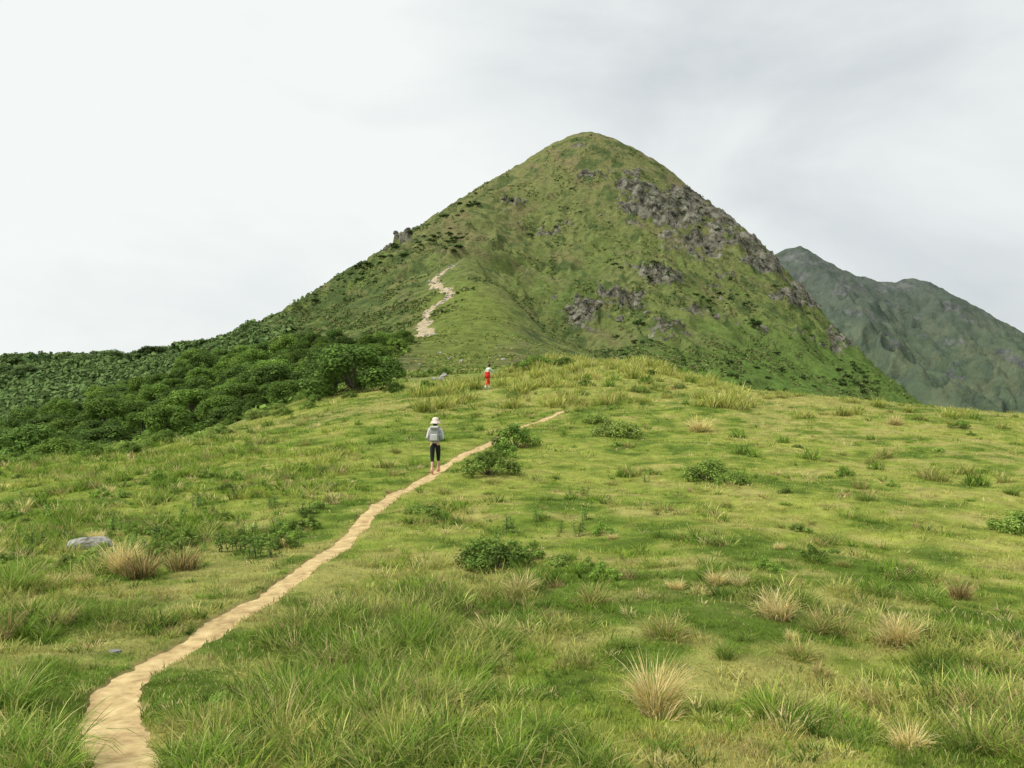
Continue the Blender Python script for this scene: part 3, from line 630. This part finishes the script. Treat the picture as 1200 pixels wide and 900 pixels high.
# ---------------------------------------------------------------- rocks
def rockmesh(seed,flat=.6):
    bm=bmesh.new(); bmesh.ops.create_icosphere(bm,subdivisions=4,radius=1); r=random.Random(seed)
    pl=[(Vector((r.gauss(0,1),r.gauss(0,1),r.gauss(0,1))).normalized(),r.uniform(.55,.85)) for _ in range(11)]
    for v in bm.verts:
        for nn,dd in pl:
            q=v.co.dot(nn)-dd
            if q>0: v.co-=nn*q*.92
    vs=np.array([v.co[:] for v in bm.verts]); nz=fbm(vs[:,0]*2+seed,vs[:,1]*2+vs[:,2]*1.7,4,seed)
    for v,k in zip(bm.verts,nz): v.co*=1+k*.09; v.co.z*=flat
    me=bpy.data.meshes.new('rock'); bm.to_mesh(me); bm.free(); return me
RK=[];RC=[]
for s,f in ((3,.55),(8,.6),(12,.75),(21,.5)):
    o=link('rock',rockmesh(s,f),M_rock); tag(o,'x','rock'); RK.append(Proto(o))
for s,f in ((33,.7),(38,.8)):
    o=link('crag_block',rockmesh(s,f),M_crag); tag(o,'x','rock'); RC.append(Proto(o))
v=hit(108,640); RK[0].put((v.x,v.y,v.z+.0),.4,(.44,.36,.38),'pale grey flat boulder lying in the grass at the left')
v=hit(135,764); RK[1].put((v.x,v.y,v.z+.005),.4,(.065,.055,.05),'small pale stone in the grass left of the path')
for k in range(34):
    px=random.uniform(425,620); row=random.uniform(396,446); v=hit(px,row,80); s=random.uniform(.2,.5)
    random.choice(RK).put((v.x,v.y,v.z+s*.1),random.uniform(0,6.28),s,'small pale rock lying on the green saddle below the trail','rocks on the green saddle')
for k in range(34):
    a,b,sa,sb,w_=random.choice([RG[0],RG[0],RG[1],RG[4],RG[9],RG[9],RG[10]]); px=random.gauss(a,sa*.4);row=random.gauss(b,sb*.4)
    sky=np.interp(px,[640,690,760,820,900,965,1050],[178,160,188,230,297,378,464])
    if row<sky+14: continue
    v=hit(px,row,200); s=random.uniform(1.2,3.0); zz=hz(v.x,v.y)
    random.choice(RC).put((v.x,v.y,zz-s*.45),random.uniform(0,6.28),(s*1.4,s,s*1.1),'grey rock block in the mountain crags','rock blocks in the crags')
for k in range(12):
    px=random.uniform(452,486);row=np.interp(px,[450,490],[289,264])+random.uniform(-1,6); v=hit(px,row,350)
    RC[0].put((v.x,v.y,v.z+.3),random.uniform(0,6.28),random.uniform(.9,2.0),'grey rock on the left skyline of the mountain','rocks on the left skyline')
for k in range(75):
    i=random.randrange(len(mpath)); a=mpath[i]; X=a[0]+random.uniform(-3.2,3.2);Y=a[1]+random.uniform(-3.2,3.2); s=random.uniform(.2,.75)
    random.choice(RK).put((X,Y,hz(X,Y)-.3+s*.2),random.uniform(0,6.28),s,'pale rock on the eroded mountain trail','rocks on the mountain trail')
# ---------------------------------------------------------------- people
def skinmesh(verts,edges,rad,sub=2):
    me=bpy.data.meshes.new('tmp'); me.from_pydata(verts,edges,[]); o=bpy.data.objects.new('tmp',me); C.objects.link(o)
    o.modifiers.new('s','SKIN'); sk=me.skin_vertices[0].data
    for i,r in enumerate(rad): sk[i].radius=(r,r) if not hasattr(r,'__len__') else r; sk[i].use_root=(i==0)
    m=o.modifiers.new('d','SUBSURF'); m.levels=sub; m.render_levels=sub
    bpy.context.view_layer.update(); dg=bpy.context.evaluated_depsgraph_get(); r=bpy.data.meshes.new_from_object(o.evaluated_get(dg))
    bpy.data.objects.remove(o); 
    for p in r.polygons: p.use_smooth=True
    return r
def joinmesh(name,meshes):
    bm=bmesh.new()
    for m in meshes: bm.from_mesh(m)
    me=bpy.data.meshes.new(name); bm.to_mesh(me); bm.free()
    for p in me.polygons: p.use_smooth=True
    return me
def ell(c,r,n=16):
    bm=bmesh.new(); bmesh.ops.create_uvsphere(bm,u_segments=n,v_segments=n//2+2,radius=1)
    for v in bm.verts: v.co=Vector((v.co.x*r[0]+c[0],v.co.y*r[1]+c[1],v.co.z*r[2]+c[2]))
    me=bpy.data.meshes.new('e'); bm.to_mesh(me); bm.free(); return me
def rbox(c,s,bev,taper=1):
    bm=bmesh.new(); bmesh.ops.create_cube(bm,size=1)
    for v in bm.verts:
        k=taper if v.co.z>0 else 1; v.co=Vector((v.co.x*s[0]*k,v.co.y*s[1]*k,v.co.z*s[2]))
    bmesh.ops.bevel(bm,geom=bm.edges[:]+bm.verts[:],offset=bev,segments=4,affect='EDGES',profile=.6)
    for v in bm.verts: v.co+=Vector(c)
    me=bpy.data.meshes.new('b'); bm.to_mesh(me); bm.free()
    for p in me.polygons: p.use_smooth=True
    return me
def lathe(name,prof,c,n=28,wob=0):
    V=[];Q=[]
    for i,(r,zz) in enumerate(prof):
        for k in range(n):
            a=2*PI*k/n; w_=wob*(math.sin(3*a+.6)+.6*math.sin(5*a))*(r>.13); V.append((r*math.cos(a)+c[0],r*1.05*math.sin(a)+c[1],zz+w_+c[2]))
    for i in range(len(prof)-1):
        for k in range(n): Q.append((i*n+k,i*n+(k+1)%n,(i+1)*n+(k+1)%n,(i+1)*n+k))
    return npmesh(name,np.array(V),quads=np.array(Q),smooth=True)
def hand(w,dirv,side):
    w=Vector(w); d=Vector(dirv).normalized(); up=Vector((0,0,1)); lat=d.cross(up).normalized(); nrm=lat.cross(d)
    ms=[ell(w+d*.045,(.034,.042,.02),10)]
    for k,(o_,l) in enumerate([(-.026,.06),(-.009,.07),(.009,.066),(.026,.052)]):
        b=w+d*.075+lat*o_; p=[b,b+d*l*.4-nrm*.006,b+d*l*.65-nrm*.025,b+d*l*.55-nrm*.045]; ms.append(tubes('f',[(p,[.0095,.009,.008,.006])],6))
    b=w+d*.03+lat*side*.03; ms.append(tubes('t',[([b,b+d*.02+lat*side*.02,b+d*.045+lat*side*.022-nrm*.012],[.011,.010,.007])],6))
    return ms
M_skin=plain('skin',(.52,.32,.22),.6); M_hair=plain('hair',(.02,.015,.012),.5,(.05,.035,.025))
def person(label,loc,rz,sc,J,colors,hat,pack,skirt=None):
    root=thing('person',label,'person',loc,rz); root.scale=(sc,sc,sc)
    j=J
    V=[j['pel'],j['spi'],j['che'],j['nec'],j['hb']]; E=[(0,1),(1,2),(2,3),(3,4)]; R=[(.125,.095),(.115,.085),(.14,.095),.05,.048]
    for s in 'LR':
        b=len(V); V+=[j['sh'+s],j['el'+s],j['wr'+s]]; E+=[(2,b),(b,b+1),(b+1,b+2)]; R+=[.05,.037,.024]
    for s in 'LR':
        b=len(V); V+=[j['hi'+s],j['kn'+s],j['an'+s],j['to'+s]]; E+=[(0,b),(b,b+1),(b+1,b+2),(b+2,b+3)]; R+=[.082,.052,.033,.025]
    body=skinmesh([tuple(v) for v in V],E,R); hd=Vector(j['hd'])
    head=[ell(hd,(.075,.092,.108),20),ell(hd+Vector((0,.035,-.06)),(.05,.05,.05),12),ell(hd+Vector((0,.095,-.015)),(.012,.018,.022),8),ell(hd+Vector((.076,.0,-.01)),(.012,.02,.03),8),ell(hd+Vector((-.076,.0,-.01)),(.012,.02,.03),8)]
    ms=[body]+head
    for s,q in (('L',1),('R',-1)):
        w=Vector(j['wr'+s]); ms+=hand(w-(w-Vector(j['el'+s])).normalized()*.01,w-Vector(j['el'+s]),q)
    link('body',joinmesh('body',ms),M_skin,root)
    for q in (-1,1): link('eye',ell(hd+Vector((q*.03,.086,.008)),(.012,.008,.008),8),plain('eye',(.03,.02,.02),.3),root)
    link('mouth',ell(hd+Vector((0,.085,-.052)),(.022,.008,.006),8),plain('lips',(.4,.13,.11),.5),root)
    link('hair',joinmesh('hair',[ell(hd+Vector((0,-.018,.02)),(.086,.094,.108),20),ell(hd+Vector((0,-.07,-.07)),(.06,.035,.08),14)]),M_hair,root)
    V=[j['spi'],j['che'],j['pel2'],tuple(Vector(j['nec'])-Vector((0,0,.03)))];E=[(0,1),(0,2),(1,3)];R=[(.132,.10),(.155,.108),(.145,.112),.06]
    for s in 'LR':
        b=len(V); el=Vector(j['el'+s]);wr=Vector(j['wr'+s]); V+=[j['sh'+s],tuple(el),tuple(el.lerp(wr,colors['sleeve']))];E+=[(1,b),(b,b+1),(b+1,b+2)];R+=[.063,.05,.038]
    link('shirt',skinmesh([tuple(v) for v in V],E,R),colors['shirt'],root)
    V=[j['pel']];E=[];R=[(.135,.105)]; V.append(j['spi0']);E.append((0,1));R.append((.122,.095))
    for s in 'LR':
        b=len(V); kn=Vector(j['kn'+s]);an=Vector(j['an'+s]); V+=[j['hi'+s],tuple(kn),tuple(kn.lerp(an,colors['leg']))];E+=[(0,b),(b,b+1),(b+1,b+2)];R+=[.093*colors['loose'],.062*colors['loose'],.046*colors['loose']]
    link('trousers',skinmesh([tuple(v) for v in V],E,R),colors['trousers'],root)
    if skirt: link('waist_jacket',lathe('waist_jacket',[(.135,1.10),(.15,1.0),(.165,.86),(.175,.72),(.165,.72),(.15,.9)],(0,.02,0),30,.012),skirt,root)
    for s in 'LR':
        an=Vector(j['an'+s]);kn=Vector(j['kn'+s]);to=Vector(j['to'+s]); d=(to-an); d.z=0; d.normalize()
        link('sock',tubes('sock',[([an.lerp(kn,.30),an.lerp(kn,.15),an],[.045,.041,.042])],12),colors['sock'],root)
        link('shoe',skinmesh([tuple(an+Vector((0,0,-.02))),tuple(an-d*.035+Vector((0,0,-.05))),tuple((an-Vector((0,0,.05))).lerp(to,.5)),tuple(to)],[(0,1),(0,2),(2,3)],[.045,.038,.043,.034]),colors['shoe'],root)
    if hat:
        h_=link('sun_hat',lathe('sun_hat',[(.0,.118),(.05,.112),(.084,.09),(.097,.05),(.100,.015),(.115,-.006),(.134,-.03),(.152,-.062),(.150,-.067),(.131,-.037),(.111,-.012),(.096,.005)],(hd.x,hd.y-.01,hd.z+.04),28,.008),colors['hat'],root)
        link('hat_band',tubes('hat_band',[([ (hd.x,hd.y-.01,hd.z+.058),(hd.x,hd.y-.01,hd.z+.082)],[.103,.101])],24),colors['band'],h_)
    if pack:
        ch=Vector(j['che']); c=ch+Vector((0,-.175,-.08))
        b=link('backpack',rbox(c,(.30,.17,.44),.06,.86),colors['pack'],root)
        link('pocket',rbox(c+Vector((0,-.10,-.09)),(.20,.06,.19),.028),colors['pack2'],b)
        link('pack_lid',rbox(c+Vector((0,-.015,.20)),(.24,.19,.07),.032),colors['pack2'],b)
        for q in (-1,1):
            link('side_pocket',rbox(c+Vector((q*.155,0,-.12)),(.05,.10,.17),.022),colors['pack3'],b)
            link('strap',tubes('strap',[([c+Vector((q*.08,.06,.2)),ch+Vector((q*.09,-.04,.135)),ch+Vector((q*.10,.07,.10)),ch+Vector((q*.11,.115,-.02)),ch+Vector((q*.14,.07,-.17)),c+Vector((q*.12,.07,-.16))],[.02,.022,.022,.02,.016,.012])],8),colors['pack3'],b)
        link('water_bottle',tubes('water_bottle',[([c+Vector((.155,0,-.16)),c+Vector((.155,0,.0)),c+Vector((.155,0,.03)),c+Vector((.155,0,.05))],[.03,.03,.016,.015])],10),plain('bottle',(.25,.4,.45),.3),b)
    return root
J1=dict(pel=(0,0,.88),pel2=(0,0,.86),spi0=(0,.0,.97),spi=(0,.01,1.05),che=(0,.03,1.24),nec=(0,.045,1.36),hb=(0,.05,1.42),hd=(0,.07,1.485),
 shL=(-.165,.03,1.285),elL=(-.225,-.03,1.03),wrL=(-.18,.17,1.04),shR=(.165,.03,1.285),elR=(.23,-.03,1.03),wrR=(.19,.17,1.05),
 hiL=(-.082,0,.85),knL=(-.08,-.03,.47),anL=(-.07,-.17,.10),toL=(-.075,-.04,.025),
 hiR=(.082,0,.85),knR=(.075,.13,.49),anR=(.07,.13,.12),toR=(.08,.26,.075))
col1=dict(shirt=plain('pale_shirt',(.50,.48,.47)),sleeve=.75,trousers=plain('black_leggings',(.015,.016,.022)),leg=.42,loose=1.0,sock=plain('pink_socks',(.56,.30,.22)),shoe=plain('coral_shoes',(.50,.24,.17)),hat=plain('cream_hat',(.62,.52,.46)),band=plain('hat_ribbon',(.45,.30,.28)),pack=plain('grey_pack',(.24,.25,.25)),pack2=plain('pale_pack',(.42,.43,.42)),pack3=plain('dark_pack',(.12,.13,.14)))
v=hit(510,554)
person('backpacker seen from behind in a pale sun hat, dark leggings and pinkish socks',(v.x,v.y,v.z-.03),-.05,1.03,J1,col1,True,True)
J2=dict(pel=(0,0,.88),pel2=(0,0,.86),spi0=(0,.02,.97),spi=(0,.05,1.05),che=(0,.11,1.24),nec=(0,.15,1.36),hb=(0,.17,1.41),hd=(0,.20,1.475),
 shL=(-.165,.10,1.285),elL=(-.27,.02,1.05),wrL=(-.26,.20,.93),shR=(.165,.10,1.285),elR=(.25,.26,1.10),wrR=(.22,.43,1.0),
 hiL=(-.088,0,.85),knL=(-.095,.20,.52),anL=(-.10,.24,.13),toL=(-.11,.37,.08),
 hiR=(.088,0,.85),knR=(.09,-.04,.47),anR=(.10,-.24,.11),toR=(.11,-.12,.025))
M_red=plain('red_cloth',(.60,.03,.03))
col2=dict(shirt=plain('white_green_shirt',(.66,.72,.66),.8,(.35,.55,.40),9),sleeve=.5,trousers=M_red,leg=.62,loose=1.12,sock=plain('white_socks',(.6,.58,.55)),shoe=plain('white_shoes',(.6,.6,.58)))
v=hk
person('far hiker on the crest in a white and green top and red trousers',(v.x,v.y,v.z-.02),-.9,1.12,J2,col2,False,False,M_red)
# ---------------------------------------------------------------- sky, sun, camera
sc=bpy.context.scene
w=bpy.data.worlds.new('World'); sc.world=w; w.use_nodes=True; nt=w.node_tree;N=nt.nodes;L=nt.links;N.clear()
out=N.new('ShaderNodeOutputWorld'); sky=N.new('ShaderNodeTexSky'); sky.sky_type='NISHITA'; sky.sun_disc=False; sky.sun_elevation=math.radians(50); sky.sun_rotation=math.radians(250)
b1=N.new('ShaderNodeBackground'); b1.inputs[1].default_value=.10; L.new(sky.outputs[0],b1.inputs[0])
tc=N.new('ShaderNodeTexCoord'); mp_=N.new('ShaderNodeMapping'); mp_.inputs['Scale'].default_value=(1,1,2.0); L.new(tc.outputs['Generated'],mp_.inputs[0])
nz=N.new('ShaderNodeTexNoise'); nz.inputs['Scale'].default_value=2.6;nz.inputs['Detail'].default_value=7;nz.inputs['Roughness'].default_value=.5; nz.inputs['Distortion'].default_value=.3; L.new(mp_.outputs[0],nz.inputs[0])
dt=N.new('ShaderNodeVectorMath'); dt.operation='DOT_PRODUCT'; dt.inputs[1].default_value=(.50,.74,.45); L.new(tc.outputs['Generated'],dt.inputs[0])
m1=N.new('ShaderNodeMapRange'); m1.interpolation_type='SMOOTHSTEP'; m1.inputs[1].default_value=.74;m1.inputs[2].default_value=1.0;m1.inputs[3].default_value=-.04;m1.inputs[4].default_value=.32; L.new(dt.outputs['Value'],m1.inputs[0])
ad=N.new('ShaderNodeMath'); ad.operation='ADD'; L.new(nz.outputs[0],ad.inputs[0]); L.new(m1.outputs[0],ad.inputs[1])
rp=N.new('ShaderNodeValToRGB'); e=rp.color_ramp.elements; e[0].position=.50;e[0].color=(.93,.96,.945,1); e[1].position=.95;e[1].color=(.60,.645,.67,1); q=e.new(.72); q.color=(.80,.84,.845,1)
L.new(ad.outputs[0],rp.inputs[0]); b2=N.new('ShaderNodeBackground'); b2.inputs[1].default_value=1.0; L.new(rp.outputs[0],b2.inputs[0])
mx=N.new('ShaderNodeMixShader'); mx.inputs[0].default_value=.97; L.new(b1.outputs[0],mx.inputs[1]);L.new(b2.outputs[0],mx.inputs[2]);L.new(mx.outputs[0],out.inputs[0])
sd=bpy.data.lights.new('sun','SUN'); sd.energy=3.9; sd.angle=math.radians(10); sd.color=(1,.955,.85); so=bpy.data.objects.new('sun',sd); C.objects.link(so)
so.rotation_euler=Vector((-.70,-.28,.88)).to_track_quat('Z','Y').to_euler(); so.location=(-50,-20,80)
cd=bpy.data.cameras.new('camera'); cd.lens=30; cd.sensor_width=36; cd.clip_start=.05; cd.clip_end=20000; co=bpy.data.objects.new('camera',cd); C.objects.link(co); co.rotation_euler=(PI/2,0,0); sc.camera=co
sc.view_settings.view_transform='Standard'; sc.view_settings.look='None'; sc.view_settings.exposure=0
